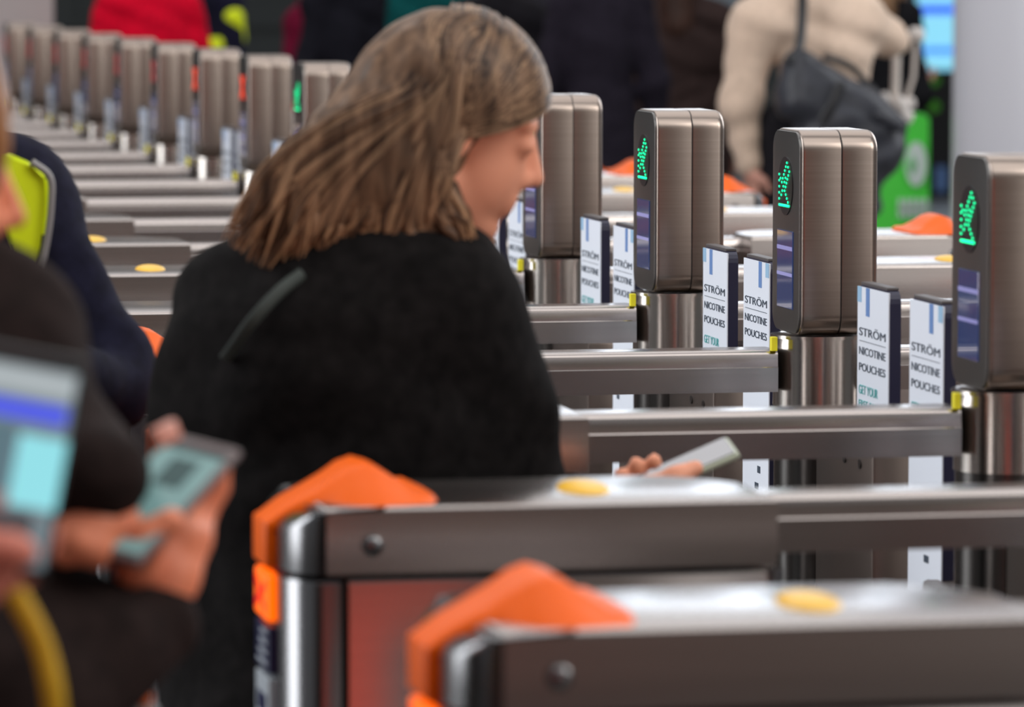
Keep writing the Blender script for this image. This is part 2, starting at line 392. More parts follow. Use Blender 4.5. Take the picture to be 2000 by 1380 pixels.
glabel = {
 -2: 'nearest steel ticket gate, cut off by the bottom edge of the photo',
 -1: 'steel ticket gate in front of the woman in black, orange bump at her hip',
 0: 'steel ticket gate whose green arrow reader is cut off by the frame at the right',
 1: 'steel ticket gate whose tall reader stands in front of the black bag, green arrow lit',
 2: 'steel ticket gate whose reader stands left of the beige coat person, green arrow lit',
 3: 'steel ticket gate whose reader stands just in front of the woman\'s nose',
 4: 'ticket gate whose far orange bump shows below the green banner',
 5: 'ticket gate mostly hidden behind the woman\'s hair, second behind the lit readers',
 6: 'ticket gate with a small green reader light just left of the woman\'s hair',
 7: 'ticket gate with red reader light, first left of the green one by the hair',
 8: 'ticket gate with red reader light, second left of the green one by the hair',
 9: 'ticket gate under the red coat right edge, third left of the green reader',
 10: 'ticket gate below the red coat left half, fourth left of the green reader',
 11: 'ticket gate left of the red coat, fifth left of the green lit reader',
 12: 'ticket gate sixth left of the green lit reader, against the dark wall',
 13: 'ticket gate seventh left of the green lit reader, in front of the white cabinet',
 14: 'last ticket gate of the line, at the left frame edge before the white cabinet'}
proto = make_gate()
redmesh = led_mesh('cross_light', cross_dots(.040), -.0516, 1.300, .0030); redmesh.materials.append(LEDR); dimmesh = redmesh.copy(); dimmesh.materials.clear(); dimmesh.materials.append(LEDR3)
for k in range(-2, 15):
    o = proto if k == -2 else dup(proto)
    o.location = (XC, Y0+DY*k, 0); setp(o, glabel[k], 'ticket gate', 'ticket gates in a line')
    if k >= 7:
        rm = redmesh if k < 9 else dimmesh
        for r in o.children:
            if r.name.startswith('reader'):
                for c in r.children:
                    if c.name.startswith('arrow_light'): c.data = rm; c.name = 'cross_light'
for o in COL.objects:
    if 'localspace' in o: del o['localspace']

# ---------------------------------------------------------------- implicit surfaces for bodies and clothes
def _v(p): return np.array(p, dtype=np.float32)
def cap_(a, b_, ra, rb=None, fl=None): return ('c', _v(a), _v(b_), ra, ra if rb is None else rb, fl)
def ell(c, r, R=None): return ('e', _v(c), _v(r), None if R is None else np.array(R, dtype=np.float32))
def cut(p): return ('-', p)
def sd(pr, p):
    if pr[0] == 'c':
        _, a, b_, ra, rb, fl = pr; ab = b_-a; t = np.clip(((p-a)@ab)/max(float(ab@ab), 1e-9), 0, 1)
        q = p-a-t[..., None]*ab
        if fl is not None: q = q*_v(fl)
        return np.linalg.norm(q, axis=-1)-(ra+(rb-ra)*t)
    _, c, r, R = pr; q = p-c
    if R is not None: q = q@R          # columns of R = local axes
    k0 = np.linalg.norm(q/r, axis=-1); k1 = np.linalg.norm(q/(r*r), axis=-1)
    return k0*(k0-1)/np.maximum(k1, 1e-6)
def field(prims, k, p, fold=0, fs=30):
    d = None
    for pr in prims:
        neg = pr[0] == '-'; e = sd(pr[1] if neg else pr, p)
        if d is None: d = e; continue
        if neg:
            h = np.clip(.5-.5*(d+e)/(k*.5), 0, 1); d = d*(1-h)-e*h+(k*.5)*h*(1-h)
        else:
            h = np.clip(.5+.5*(e-d)/k, 0, 1); d = e*(1-h)+d*h-k*h*(1-h)
    if fold:
        x, y, z = p[..., 0], p[..., 1], p[..., 2]
        d = d+fold*(np.sin(fs*x+7*np.sin(9*z))*np.sin(fs*.35*z+3*x)+.6*np.sin(fs*1.7*y+5*np.sin(13*z+4*x)))
    return d
def nets(prims, k=.03, h=.012, fold=0, fs=30, clip=None, pad=.05):
    lo = np.full(3, 1e9); hi = -lo
    for pr in prims:
        if pr[0] == '-': continue
        if pr[0] == 'c':
            r = max(pr[3], pr[4]) / (min(pr[5]) if pr[5] is not None else 1)
            lo = np.minimum(lo, np.minimum(pr[1], pr[2])-r); hi = np.maximum(hi, np.maximum(pr[1], pr[2])+r)
        else: r = max(pr[2]); lo = np.minimum(lo, pr[1]-r); hi = np.maximum(hi, pr[1]+r)
    lo -= pad; hi += pad
    ax = [np.arange(lo[i], hi[i]+h, h, dtype=np.float32) for i in range(3)]
    g = np.stack(np.meshgrid(*ax, indexing='ij'), -1); v = field(prims, k, g, fold, fs)
    if clip is not None:
        for n_, c_ in clip: v = np.maximum(v, (g@_v(n_))-c_)      # keep n.p < c
    ins = v < 0; N = np.array(v.shape)-1
    acc = np.zeros((*N, 3), np.float32); cnt = np.zeros(N, np.float32)
    def sl(o): return tuple(slice(o[i], o[i]+N[i]) for i in range(3))
    for axi in range(3):
        oth = [i for i in range(3) if i != axi]
        for a in (0, 1):
            for c in (0, 1):
                o = [0, 0, 0]; o[oth[0]] = a; o[oth[1]] = c; e = list(o); e[axi] = 1
                va, vb = v[sl(o)], v[sl(e)]; m = (va < 0) != (vb < 0)
                t = np.where(m, va/np.where(m, va-vb, 1), 0)
                for i in range(3): acc[..., i] += np.where(m, (o[i] if i != axi else t), 0)
                cnt += m
    cell = cnt > 0; idx = -np.ones(N, np.int64); idx[cell] = np.arange(cell.sum())
    ijk = np.argwhere(cell); V = (ijk+acc[cell]/cnt[cell][:, None])*h+np.array([a[0] for a in ax])
    F = []
    for axi in range(3):
        o1, o2 = [i for i in range(3) if i != axi]
        s0 = [slice(1, N[i]) for i in range(3)]; s0[axi] = slice(0, N[axi]); s1 = list(s0); s1[axi] = slice(1, N[axi]+1)
        a, b_ = ins[tuple(s0)], ins[tuple(s1)]; ch = np.argwhere(a != b_); base = ch+np.array([0 if i == axi else 1 for i in range(3)])
        sgn = a[tuple(ch.T)]
        def at(d1, d2):
            q = base.copy(); q[:, o1] -= d1; q[:, o2] -= d2; return idx[tuple(q.T)]
        q = np.stack([at(1, 1), at(0, 1), at(0, 0), at(1, 0)], 1)
        flip = (sgn if axi != 1 else ~sgn); q[~flip] = q[~flip][:, ::-1]; F.append(q)
    return V, np.concatenate(F)
def mesh_of(name, parts):
    Vs, Fs, n = [], [], 0
    for V, F in parts: Vs.append(V); Fs.append(F+n); n += len(V)
    V = np.concatenate(Vs); F = np.concatenate(Fs); me = bpy.data.meshes.new(name)
    me.vertices.add(len(V)); me.vertices.foreach_set('co', V.astype(np.float32).ravel())
    me.loops.add(F.size); me.loops.foreach_set('vertex_index', F.ravel().astype(np.int32))
    me.polygons.add(len(F)); me.polygons.foreach_set('loop_start', np.arange(0, F.size, 4, dtype=np.int32))
    me.update(calc_edges=True); me.validate(); return me
def blob(name, prims, m, parent, **kw): return link(name, mesh_of(name, [nets(prims, **kw)]), m, parent)

def head_prims(c, f, u, s=1.0):
    """c skull centre, f forward, u up vectors; returns primitives for head with face"""
    f = Vector(f).normalized(); u = Vector(u).normalized(); l = u.cross(f).normalized(); u = f.cross(l)
    R = np.array([f, l, u]).T
    def Q(a, b_, c_): return c+f*(a*s)+l*(b_*s)+u*(c_*s)
    pr = [ell(Q(-.012, 0, .02), (.098*s, .076*s, .096*s), R), ell(Q(.035, 0, -.045), (.060*s, .058*s, .078*s), R),
          cap_(Q(.070, 0, -.108), Q(.045, 0, -.10), .021*s, .03*s), cap_(Q(.0, .045, -.075), Q(.055, .015, -.108), .022*s, .018*s), cap_(Q(.0, -.045, -.075), Q(.055, -.015, -.108), .022*s, .018*s),
          cap_(Q(.088, 0, .006), Q(.110, 0, -.034), .006*s, .010*s), cap_(Q(.094, .011, -.042), Q(.094, -.011, -.042), .009*s),
          cap_(Q(.087, .016, -.068), Q(.087, -.016, -.068), .008*s), cap_(Q(.085, .013, -.080), Q(.085, -.013, -.080), .008*s)]
    pr += [cut(ell(Q(.100, y, -.004), (.014*s, .018*s, .010*s), R)) for y in (.034, -.034)]
    pr += [ell(Q(.076, y, -.004), (.013*s, .014*s, .011*s), R) for y in (.034, -.034)]
    pr += [cap_(Q(.080, y*.5, .020), Q(.068, y, .018), .006*s) for y in (.05, -.05)]
    pr += [ell(Q(-.006, y, -.022), (.019*s, .008*s, .032*s), R) for y in (.078, -.078)]
    return pr
def hand_prims(w, d, n, s=1.0, curl=.6, thumb=1):
    """w wrist, d direction to knuckles, n palm normal, thumb side sign along n x d"""
    d = Vector(d).normalized(); n = Vector(n).normalized(); l = n.cross(d).normalized(); n = d.cross(l); w = Vector(w)
    pr = [cap_(w-d*.03*s, w+d*.02*s, .026*s, .026*s), cap_(w+d*.03*s-l*.018*s, w+d*.085*s-l*.026*s, .016*s, .013*s), cap_(w+d*.03*s+l*.018*s, w+d*.088*s+l*.028*s, .018*s, .013*s), cap_(w+d*.03*s, w+d*.092*s, .019*s, .013*s)]
    for i, (o, L, r) in enumerate(((.030, .072, .0088), (.010, .080, .0092), (-.011, .074, .0088), (-.030, .058, .0078))):
        o *= thumb; k = w+d*(.090-.004*abs(i-1))*s+l*o*s; a = 0; seg = (L*.45, L*.30, L*.25)
        for j, sg in enumerate(seg):
            a += curl*(.75 if j == 0 else 1)
            e = k+(d*math.cos(a)+n*math.sin(a))*sg*s+l*(o*.06)*s; pr.append(cap_(k, e, r*s*(1-.06*j), r*s*(.94-.08*j))); k = e
    a0 = w+d*.025*s+l*.024*thumb*s; a1 = a0+(d*.55+l*.75*thumb+n*.35).normalized()*.042*s; a2 = a1+(d*.85+l*.25*thumb+n*.5).normalized()*.032*s; a3 = a2+(d*.9+n*.45).normalized()*.024*s
    pr += [cap_(a0, a1, .016*s, .0115*s), cap_(a1, a2, .0105*s, .0098*s), cap_(a2, a3, .0098*s, .0078*s)]
    return pr
SKIN = mat('skin', (.62, .30, .22), .5, sheen=.1); SKIN2 = mat('skin_pale', (.66, .33, .25), .5)
def hairmat(name, c1, c2, z0=None, z1=None):
    m = bpy.data.materials.new(name); m.use_nodes = True; nt = m.node_tree; b_ = nt.nodes['Principled BSDF']
    b_.inputs['Roughness'].default_value = .42; b_.inputs['Specular IOR Level'].default_value = .22
    t = nt.nodes.new('ShaderNodeTexCoord'); mp = nt.nodes.new('ShaderNodeMapping'); n = nt.nodes.new('ShaderNodeTexNoise')
    mp.inputs['Scale'].default_value = (60, 60, 9); mp.inputs['Rotation'].default_value = (0, .5, 0); n.inputs['Scale'].default_value = 1; n.inputs['Detail'].default_value = 3
    nt.links.new(t.outputs['Object'], mp.inputs[0]); nt.links.new(mp.outputs[0], n.inputs[0])
    r = nt.nodes.new('ShaderNodeValToRGB'); r.color_ramp.elements[0].position = .35; r.color_ramp.elements[1].position = .65
    r.color_ramp.elements[0].color = (*c1, 1); r.color_ramp.elements[1].color = (*c2, 1)
    nt.links.new(n.outputs[0], r.inputs[0]); 
    if z0 is None: nt.links.new(r.outputs[0], b_.inputs['Base Color']); return m
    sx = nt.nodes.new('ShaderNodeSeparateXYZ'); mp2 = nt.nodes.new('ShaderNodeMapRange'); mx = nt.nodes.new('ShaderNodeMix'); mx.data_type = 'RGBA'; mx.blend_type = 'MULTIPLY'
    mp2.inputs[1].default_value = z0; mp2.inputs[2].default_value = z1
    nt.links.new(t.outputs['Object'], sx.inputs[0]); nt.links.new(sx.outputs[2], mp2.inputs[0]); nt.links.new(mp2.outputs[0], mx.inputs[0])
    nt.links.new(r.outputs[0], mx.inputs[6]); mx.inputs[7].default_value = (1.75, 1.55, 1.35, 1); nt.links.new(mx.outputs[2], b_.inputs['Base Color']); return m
def cloth(name, c, rough=.9, sheen=.0, amt=.25): return mat(name, c, rough, sheen=(sheen if max(c) > .1 else 0), noise=((45, 45, 45), amt), bump=(.25, .004), spec=.12)

def person(label, px, Y, heading, shoulder_z=1.42, coat=(.02, .02, .025), trousers=(.015, .015, .02), hair=(.05, .03, .02), longhair=False, coat_z=.75,
           arms=None, half=.20, skin=SKIN, puff=1.0, fold=.004, hood=False, lean=0, xy=None, coatmat=None, headdrop=0, group=None, headfwd=.02, h=.014):
    """standing clothed figure; heading in degrees from +X"""
    if xy is None: q = P(px, 300, Y); x, y = q.x, q.y
    else: x, y = xy
    root = empty('person', (x, y, 0), label, 'person', group)
    hd = math.radians(heading); f = Vector((math.cos(hd), math.sin(hd), 0)); l = Vector((-f.y, f.x, 0)); s = shoulder_z/1.42
    O = Vector((x, y, 0)); up = Vector((0, 0, 1))
    def L(a, b_, c): return O+f*a+l*b_+up*c
    R = np.array([f, l, up]).T
    zs = shoulder_z; hip = .92*s
    cm = coatmat or cloth('coat_cloth', coat)
    # clothes
    tr = [cap_(L(0, .09, hip), L(.01, .10, .50*s), .085, .062), cap_(L(.01, .10, .50*s), L(-.01, .105, .09), .060, .045), cap_(L(0, -.09, hip), L(.01, -.10, .50*s), .085, .062), cap_(L(.01, -.10, .50*s), L(-.01, -.105, .09), .060, .045)]
    blob('trousers', tr, cloth('trouser_cloth', trousers), root, k=.03, h=.016)
    for sd_ in (-1, 1):
        blob('shoe', [cap_(L(-.04, sd_*.105, .05), L(.13, sd_*.115, .035), .042, .034, )], BLACKP, root, k=.02, h=.01, clip=[((0, 0, -1), 0)])
    to = [cap_(L(lean, .10, zs-.04), L(lean, -.10, zs-.04), .085*puff), ell(L(lean*.8, 0, zs-.20), (.125*puff, (half-.02)*puff, .20), R), ell(L(lean*.3, 0, zs-.42), (.12*puff, (half-.035)*puff, .20), R),
          ell(L(0, 0, hip), (.13*puff, (half-.02)*puff, .16), R)]
    if coat_z < hip-.1: to.append(ell(L(0, 0, (hip+coat_z)/2), (.15*puff, half*puff, (hip-coat_z)/2+.10), R))
    if arms is None: arms = [[(0, half+.05, zs-.36), (.08, half+.05, zs-.60)], [(0, -half-.05, zs-.36), (.08, -half-.05, zs-.60)]]
    hp = []
    for sgn, (e, w) in zip((1, -1), arms):
        S = L(lean, sgn*(half-.03), zs-.05); E = L(*e); Wr = L(*w)
        to += [cap_(S, E, .068*puff, .056*puff), cap_(E, Wr, .056*puff, .040*puff)]
        d = (Wr-E).normalized(); hp.append(nets(hand_prims(Wr+d*.02, d, -l*sgn if abs(d.z) > .6 else up, 1, .45, sgn), k=.012, h=.0065))
    if hood: to.append(cap_(L(-.07, .06, zs+.06), L(-.07, -.06, zs+.06), .06))
    to.append(cap_(L(lean, 0, zs+.01), L(lean, 0, zs+.04), .07))
    blob('coat', to, cm, root, k=.05, h=h, fold=fold, fs=26, clip=[((0, 0, -1), -coat_z)])
    hc = L(lean+headfwd, 0, zs+.22-headdrop)
    hpx = head_prims(hc, f, up, .98)+[cap_(hc+Vector((0, 0, -.06))-f*.02, L(lean, 0, zs), .054, .06)]
    link('body', mesh_of('body', [nets(hpx, k=.018, h=.009)]+hp), skin, root)
    hr = [ell(hc-f*.022+up*.028, (.104, .086, .102), R)]
    if longhair: hr += [cap_(hc-f*.07, hc-f*.10-up*.24, .085, .075), cap_(hc-f*.02+l*.07, hc-f*.03+l*.09-up*.22, .035, .03), cap_(hc-f*.02-l*.07, hc-f*.03-l*.09-up*.22, .035, .03)]
    hr.append(cut(ell(hc+f*.085-up*.04, (.07, .07, .085), R)))
    blob('hair', hr, hairmat('hair_strands', tuple(c*.6 for c in hair), tuple(min(1, c*1.5) for c in hair)), root, k=.02, h=.010, fold=.002, fs=120)
    return root, L
# ---- people beyond the gates
person('person in a bright red coat beyond the far end of the gates', 292, 21, 100, 1.47, coat=(.80, .003, .03), half=.21, puff=1.05, hair=(.5, .45, .4))
r_, L_ = person('staff member in navy with yellow sleeve bands, right of the red coat', 428, 22.5, 10, 1.48, coat=(.012, .012, .03), half=.19)
HIV = mat('hi_vis_yellow', (.84, 1.0, .0), .6); HIVO = mat('hi_vis_orange', (.95, .45, .05), .5)
def band(parent, L, z0, z1, a, half, m):
    R = None; b_ = bmesh.new(); n = 28
    lo = [b_.verts.new(L(a*math.cos(2*math.pi*i/n), half*math.sin(2*math.pi*i/n), z0)) for i in range(n)]
    hi = [b_.verts.new(L(a*.96*math.cos(2*math.pi*i/n), half*.96*math.sin(2*math.pi*i/n), z1)) for i in range(n)]
    for i in range(n): b_.faces.new((lo[i], lo[(i+1) % n], hi[(i+1) % n], hi[i]))
    return bmobj('vest', b_, m, parent, True)
blob('sleeve_band', [cap_(P(455, 35, 22.3), P(462, 75, 22.3), .055, .045), cap_(P(400, 92, 22.3), P(440, 90, 22.3), .045)], HIV, r_, k=.03, h=.01)
person('person in a maroon jumper and black jacket, face cut off by the top edge', 612, 20.2, 150, 1.40, coat=(.16, .006, .03), half=.17)
person('person in a black hooded jacket just right of the maroon jumper', 672, 19.6, 95, 1.50, coat=(.012, .012, .018), half=.12, hood=True)
person('person in a dark teal coat above the woman\'s hair', 815, 20.5, 70, 1.50, coat=(.004, .085, .085), half=.20)
person('person with black padded coat right of the teal coat, above the woman\'s parting', 975, 19.0, 80, 1.43, coat=(.012, .011, .014), half=.17, puff=1.05, lean=.06)
person('person in a charcoal coat behind the reader beside the woman\'s face', 1050, 20.8, 60, 1.52, coat=(.035, .033, .044), half=.2, coat_z=.6)
person('person in a long black coat with dark red lining between two lit readers', 1172, 18.6, 80, 1.50, coat=(.022, .018, .028), half=.17, puff=1.0, coat_z=.5)
person('person in a dark brown padded coat, with long dark brown hair', 1320, 20.5, 80, 1.42, coat=(.045, .028, .026), half=.22, puff=1.15, hair=(.06, .03, .022), longhair=True, coat_z=.6, fold=.008, headdrop=.05)
person('person in a dark charcoal coat behind the padded brown coat', 1262, 21.4, 95, 1.46, coat=(.06, .05, .05), half=.2)

# ---- beige coat with black bag
YB = 15.3
BEIGE = cloth('beige_cotton', (.76, .58, .45), .8, .2, .10)
q = P(1585, 200, YB)
def LB(px, py, dy=0): return P(px, py, YB+dy)
root = empty('person', (q.x, q.y, 0), 'person in a loose beige jacket seen from behind, black bag at the hip', 'person')
up = Vector((0, 0, 1))
to = [cap_(LB(1490, 45), LB(1665, 40), .10), cap_(LB(1580, 100), LB(1575, 250), .10, .09), cap_(LB(1630, 100), LB(1625, 190), .13, .11), cap_(LB(1470, 60), LB(1446, 200), .082, .066), cap_(LB(1446, 200), LB(1462, 318), .064, .046),
      cap_(LB(1690, 45), LB(1735, 75, .05), .075, .06), cap_(LB(1735, 75, .05), LB(1700, 88, .25), .055, .04), cap_(LB(1570, 0), LB(1600, 0), .09)]
blob('jacket', to, BEIGE, root, k=.05, h=.012, fold=.004, fs=22)
blob('trousers', [cap_(LB(1545, 260), LB(1530, 560), .12, .08), cap_(LB(1530, 560), P(1520, 860, YB), .075, .055), cap_(LB(1620, 260), LB(1630, 560), .12, .08), cap_(LB(1630, 560), P(1640, 860, YB), .075, .055)], cloth('trouser_cloth', (.014, .013, .016)), root, k=.03, h=.016)
for px in (1517, 1643):
    w = P(px, 860, YB); blob('shoe', [cap_((w.x, w.y, .045), (w.x+.03, w.y+.15, .035), .042, .035)], BLACKP, root, h=.012, clip=[((0, 0, -1), 0)])
hc = P(1600, -110, YB); wr = LB(1465, 322)
hpA = hand_prims(wr, (.12, .05, -1), (1, .2, 0), 1.1, .5, -1)
hpB = hand_prims(LB(1698, 88, .27), (-.6, .8, -.1), (0, 0, 1), 1, .5, 1)
link('body', mesh_of('body', [nets(head_prims(hc, (.25, 1, 0), up)+[cap_(hc-up*.08, LB(1590, 10), .055, .06), cap_(LB(1500, 50), LB(1660, 45), .06), cap_(LB(1580, 50), LB(1580, 250), .07), cap_(LB(1480, 60), LB(1446, 200), .045, .035), cap_(LB(1446, 200), wr, .035, .026), cap_(LB(1680, 45), LB(1735, 75, .05), .045, .035), cap_(LB(1735, 75, .05), LB(1698, 88, .27), .035, .026)]+hpA+hpB, k=.014, h=.0075)]), SKIN2, root)
blob('hair', [ell(hc+Vector((0, -.02, .03)), (.092, .10, .10)), cap_(hc-Vector((0, .05, .02)), hc-Vector((0, .06, .10)), .07, .05)], hairmat('hair_strands', (.10, .06, .04), (.22, .14, .08)), root, k=.03, h=.01)
# bag
BAGM = mat('black_leather', (.030, .032, .042), .42, noise=((20, 20, 20), .3), bump=(.3, .004))
q = LB(1650, 300, -.22); bag = empty('shoulder_bag', (q.x, q.y, 0), 'large black leather bag hanging across the beige jacket', 'bag')
YG = -.20
bp = [cap_(LB(1560, 130, YG), LB(1680, 205, YG), .06), cap_(LB(1560, 190, YG), LB(1690, 250, YG), .085), cap_(LB(1680, 200, YG), LB(1740, 250, YG), .055), cap_(LB(1640, 260, YG), LB(1715, 300, YG), .085), cap_(LB(1670, 320, YG), LB(1690, 400, YG), .08, .055), cap_(LB(1600, 260, YG), LB(1660, 330, YG), .08)]
blob('bag_body', bp, BAGM, bag, k=.05, h=.011, fold=.004, fs=30)
b = bmesh.new(); tube(b, spline([LB(1566, -80, -.16), LB(1567, 20, -.16), LB(1560, 95, -.20), LB(1540, 120, -.26)]), .018, 8, .4); tube(b, spline([LB(1645, 160, -.285), LB(1625, 205, -.295), LB(1605, 240, -.285)]), .016, 8, .5)
tube(b, spline([LB(1610, 110, -.26), LB(1660, 130, -.2), LB(1700, 170, -.2), LB(1770, 245, -.22)]), .012, 8, .6); bmobj('strap', b, BLACKP, bag, True)
blob('front_pocket', [cap_(LB(1715, 225, -.28), LB(1755, 245, -.28), .022)], BAGM, bag, h=.007)
# ---- second traveller with white straps
r_, L_ = person('person in black with long light brown hair, behind the beige jacket', 1716, 19.6, 70, 1.42, coat=(.012, .012, .014), hair=(.30, .17, .09), longhair=True, half=.13, arms=[[(0, .19, 1.06), (.12, .15, .85)], [(0, -.17, 1.06), (.15, -.16, 1.10)]])
YS = 15.6
b = bmesh.new(); tube(b, [P(1752, 60, YS), P(1748, 205, YS)], .016, 10, .5); tube(b, [P(1790, 60, YS), P(1784, 150, YS), P(1764, 215, YS)], .008, 8, .6)
bmobj('white_strap', b, mat('white_webbing', (.75, .68, .62), .6), bag, True)
FL = mat('white_fluff', (.75, .70, .66), .9, sheen=.5)
for px, py, r in ((1757, 208, .035), (1724, 196, .028), (1778, 202, .02), (1766, 228, .03), (1688, 98, .022), (1790, 68, .028)):
    bb = blob('fluffy_charm', [ell(P(px, py, YS-.02), (r, r, r))], FL, bag, k=.01, h=.006, fold=.003, fs=140)

# ---- background furniture
GREEN = mat('green_banner', (.09, .80, .07), .5); WHITE = mat('white_print', (.75, .85, .80), .5)
q = P(1760, 300, 17.6); ban = empty('banner_stand', (q.x, q.y, 0), 'bright green banner stand with a white round logo', 'banner')
def pan(px0, py0, px1, py1, Y, t=.05):
    a = P(px0, py1, Y); c = P(px1, py0, Y); b_ = bmesh.new(); box(b_, (a.x, Y, a.z), (c.x, Y+t, c.z), .006); return b_
b = bmesh.new(); a0 = P(1690, 600, 17.6)
pts = [(1668, 620), (1680, 440), (1705, 400), (1735, 330), (1752, 230), (1770, 222), (1805, 222), (1815, 232), (1815, 620)]
vs = [b.verts.new(P(x, y, 17.6)) for x, y in pts]; f_ = b.faces.new(vs); r = bmesh.ops.extrude_face_region(b, geom=[f_])
for v in r['geom']:
    if isinstance(v, bmesh.types.BMVert): v.co.y += .06
bmobj('panel', b, GREEN, ban)
b = bmesh.new(); c = P(1789, 320, 17.58); m = Matrix.Translation(c) @ Matrix.Rotation(math.pi/2, 4, 'X') @ Matrix.Diagonal((.042, .085, 1, 1))
bmesh.ops.create_cone(b, cap_ends=True, segments=32, radius1=1, radius2=1, depth=.01, matrix=m); lg = bmobj('logo', b, WHITE, ban)
b = bmesh.new(); c = P(1789, 322, 17.57)
for i in (-1, 0, 1): box(b, (c.x-.02+i*.012, 17.565, c.z-.035+abs(i)*.02), (c.x-.013+i*.012, 17.575, c.z+.035-abs(i)*.02))
bmobj('logo_mark', b, mat('logo_green', (.25, .7, .3), .5), lg)
b = bmesh.new()
for i in range(5):
    a = P(1755+i*12, 425, 17.58); c = P(1763+i*12, 388, 17.58); box(b, (a.x, 17.575, a.z), (c.x, 17.59, c.z), .003)
    a = P(1755+i*12, 412, 17.58); c = P(1766+i*12, 402, 17.58); box(b, (a.x, 17.575, a.z), (c.x, 17.59, c.z))
bmobj('lettering', b, WHITE, ban)
b = bmesh.new(); box(b, (P(1690, 0, 17.6).x, 17.45, 0), (P(1815, 0, 17.6).x, 17.8, .03)); bmobj('base', b, DARKM, ban)
# kiosk
YK = 31.5; q = P(1815, 200, YK); ki = empty('ticket_machine', (q.x, YK+.2, 0), 'black machine with a glowing pale blue screen beside the white column', 'machine')
x0 = P(1784, 0, YK).x; x1 = P(1900, 0, YK).x
b = bmesh.new(); box(b, (x0, YK, .04), (x1, YK+.5, 2.3), .02); box(b, (x0+.05, YK+.05, 0), (x1-.05, YK+.45, .05)); bmobj('cabinet', b, mat('black_casing', (.008, .009, .010), .4), ki)
b = pan(1791, -120, 1895, 137, YK-.03, .03); sc_ = bmobj('screen', b, mat('lit_screen', (.3, .6, .8), .3, emit=(.22, .62, .80), es=1.0), ki)
b = pan(1791, 10, 1895, 28, YK-.035, .01); bmobj('screen_bar', b, mat('screen_blue', (.05, .1, .8), .3, emit=(.02, .10, .85), es=1), sc_)
b = pan(1791, 92, 1895, 105, YK-.035, .01); bmobj('screen_bar', b, mat('screen_blue_pale', (.05, .2, .8), .3, emit=(.05, .25, .9), es=.9), sc_)
for py in (157, 208):
    b = bmesh.new(); c = P(1824, py, YK-.01); m = Matrix.Translation(c) @ Matrix.Rotation(math.pi/2, 4, 'X')
    bmesh.ops.create_cone(b, cap_ends=True, segments=24, radius1=.038, radius2=.038, depth=.02, matrix=m); bmobj('indicator_ring', b, mat('dim_green', (.03, .16, .01), .4, emit=(.05, .25, .01), es=.3), ki)
b = pan(1828, 325, 1850, 375, YK-.02, .02); bmobj('blue_sticker', b, BLUE1, ki)
# white cabinet top left
b = bmesh.new(); a = P(-120, 0, 21.5); c = P(105, 0, 21.5); wc = empty('white_cabinet', ((a.x+c.x)/2, 21.8, 0), 'plain white cabinet at the far end of the gate line', 'cabinet')
box(b, (a.x, 21.5, .05), (c.x, 22.1, 2.0), .01); bmobj('housing', b, mat('white_metal', (.55, .50, .49), .5), wc)
b = bmesh.new(); box(b, (a.x+.03, 21.49, .1), (c.x-.03, 21.51, 1.0), .004); bmobj('door', b, mat('white_metal_door', (.52, .47, .46), .5), wc)
# pale panel
b = pan(1378, -200, 1440, 95, 24, .08); 
for v in b.verts:
    if v.co.z < 1: v.co.z = 0 
setp(bmobj('display_panel', b, mat('pale_blue_panel', (.20, .25, .29), .4)), 'pale blue grey panel standing left of the beige jacket', 'panel')
# barrier posts
for px, top, lab in ((456, 148, 'white barrier post with a red top between the two red lit readers'), (562, 200, 'white barrier post with a red top left of the green lit reader')):
    q = P(px, top, 19.15); bp_ = empty('barrier_post', (q.x, q.y, 0), lab, 'barrier post', 'white and red barrier posts')
    b = bmesh.new(); box(b, (q.x-.022, q.y-.02, 0), (q.x+.022, q.y+.02, q.z-.05), .005); box(b, (q.x-.07, q.y-.07, 0), (q.x+.07, q.y+.07, .02))
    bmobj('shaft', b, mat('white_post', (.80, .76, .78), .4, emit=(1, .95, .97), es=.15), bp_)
    b = bmesh.new(); box(b, (q.x-.024, q.y-.022, q.z-.05), (q.x+.024, q.y+.022, q.z), .006); bmobj('red_top', b, mat('red_light', (.9, .08, .05), .4, emit=(1, .1, .05), es=.8), bp_)

# ---------------------------------------------------------------- the woman in black
YW = 5.40
def Wp(px, py, dy=0): return P(px, py, YW+dy)
q = Wp(690, 900); wom = empty('person', (q.x, q.y, 0), 'woman in black woollen coat with brown shoulder length hair looking at her phone', 'person')
COATB = cloth('black_wool', (.0075, .0065, .0065), .95, .12, .5)
hc = Wp(898, 228); hdg = math.radians(-2); hf0 = Vector((math.cos(hdg), math.sin(hdg), 0)); tl = math.radians(22)
hf = hf0*math.cos(tl)-up*math.sin(tl); hu = up*math.cos(tl)+hf0*math.sin(tl); hl = hu.cross(hf)
hp = head_prims(hc, hf, hu, 1.0)+[cap_(hc-hu*.07-hf*.02, Wp(800, 560), .05, .06)]
SKINW = mat('woman_skin', (.90, .385, .24), .5, spec=.3)
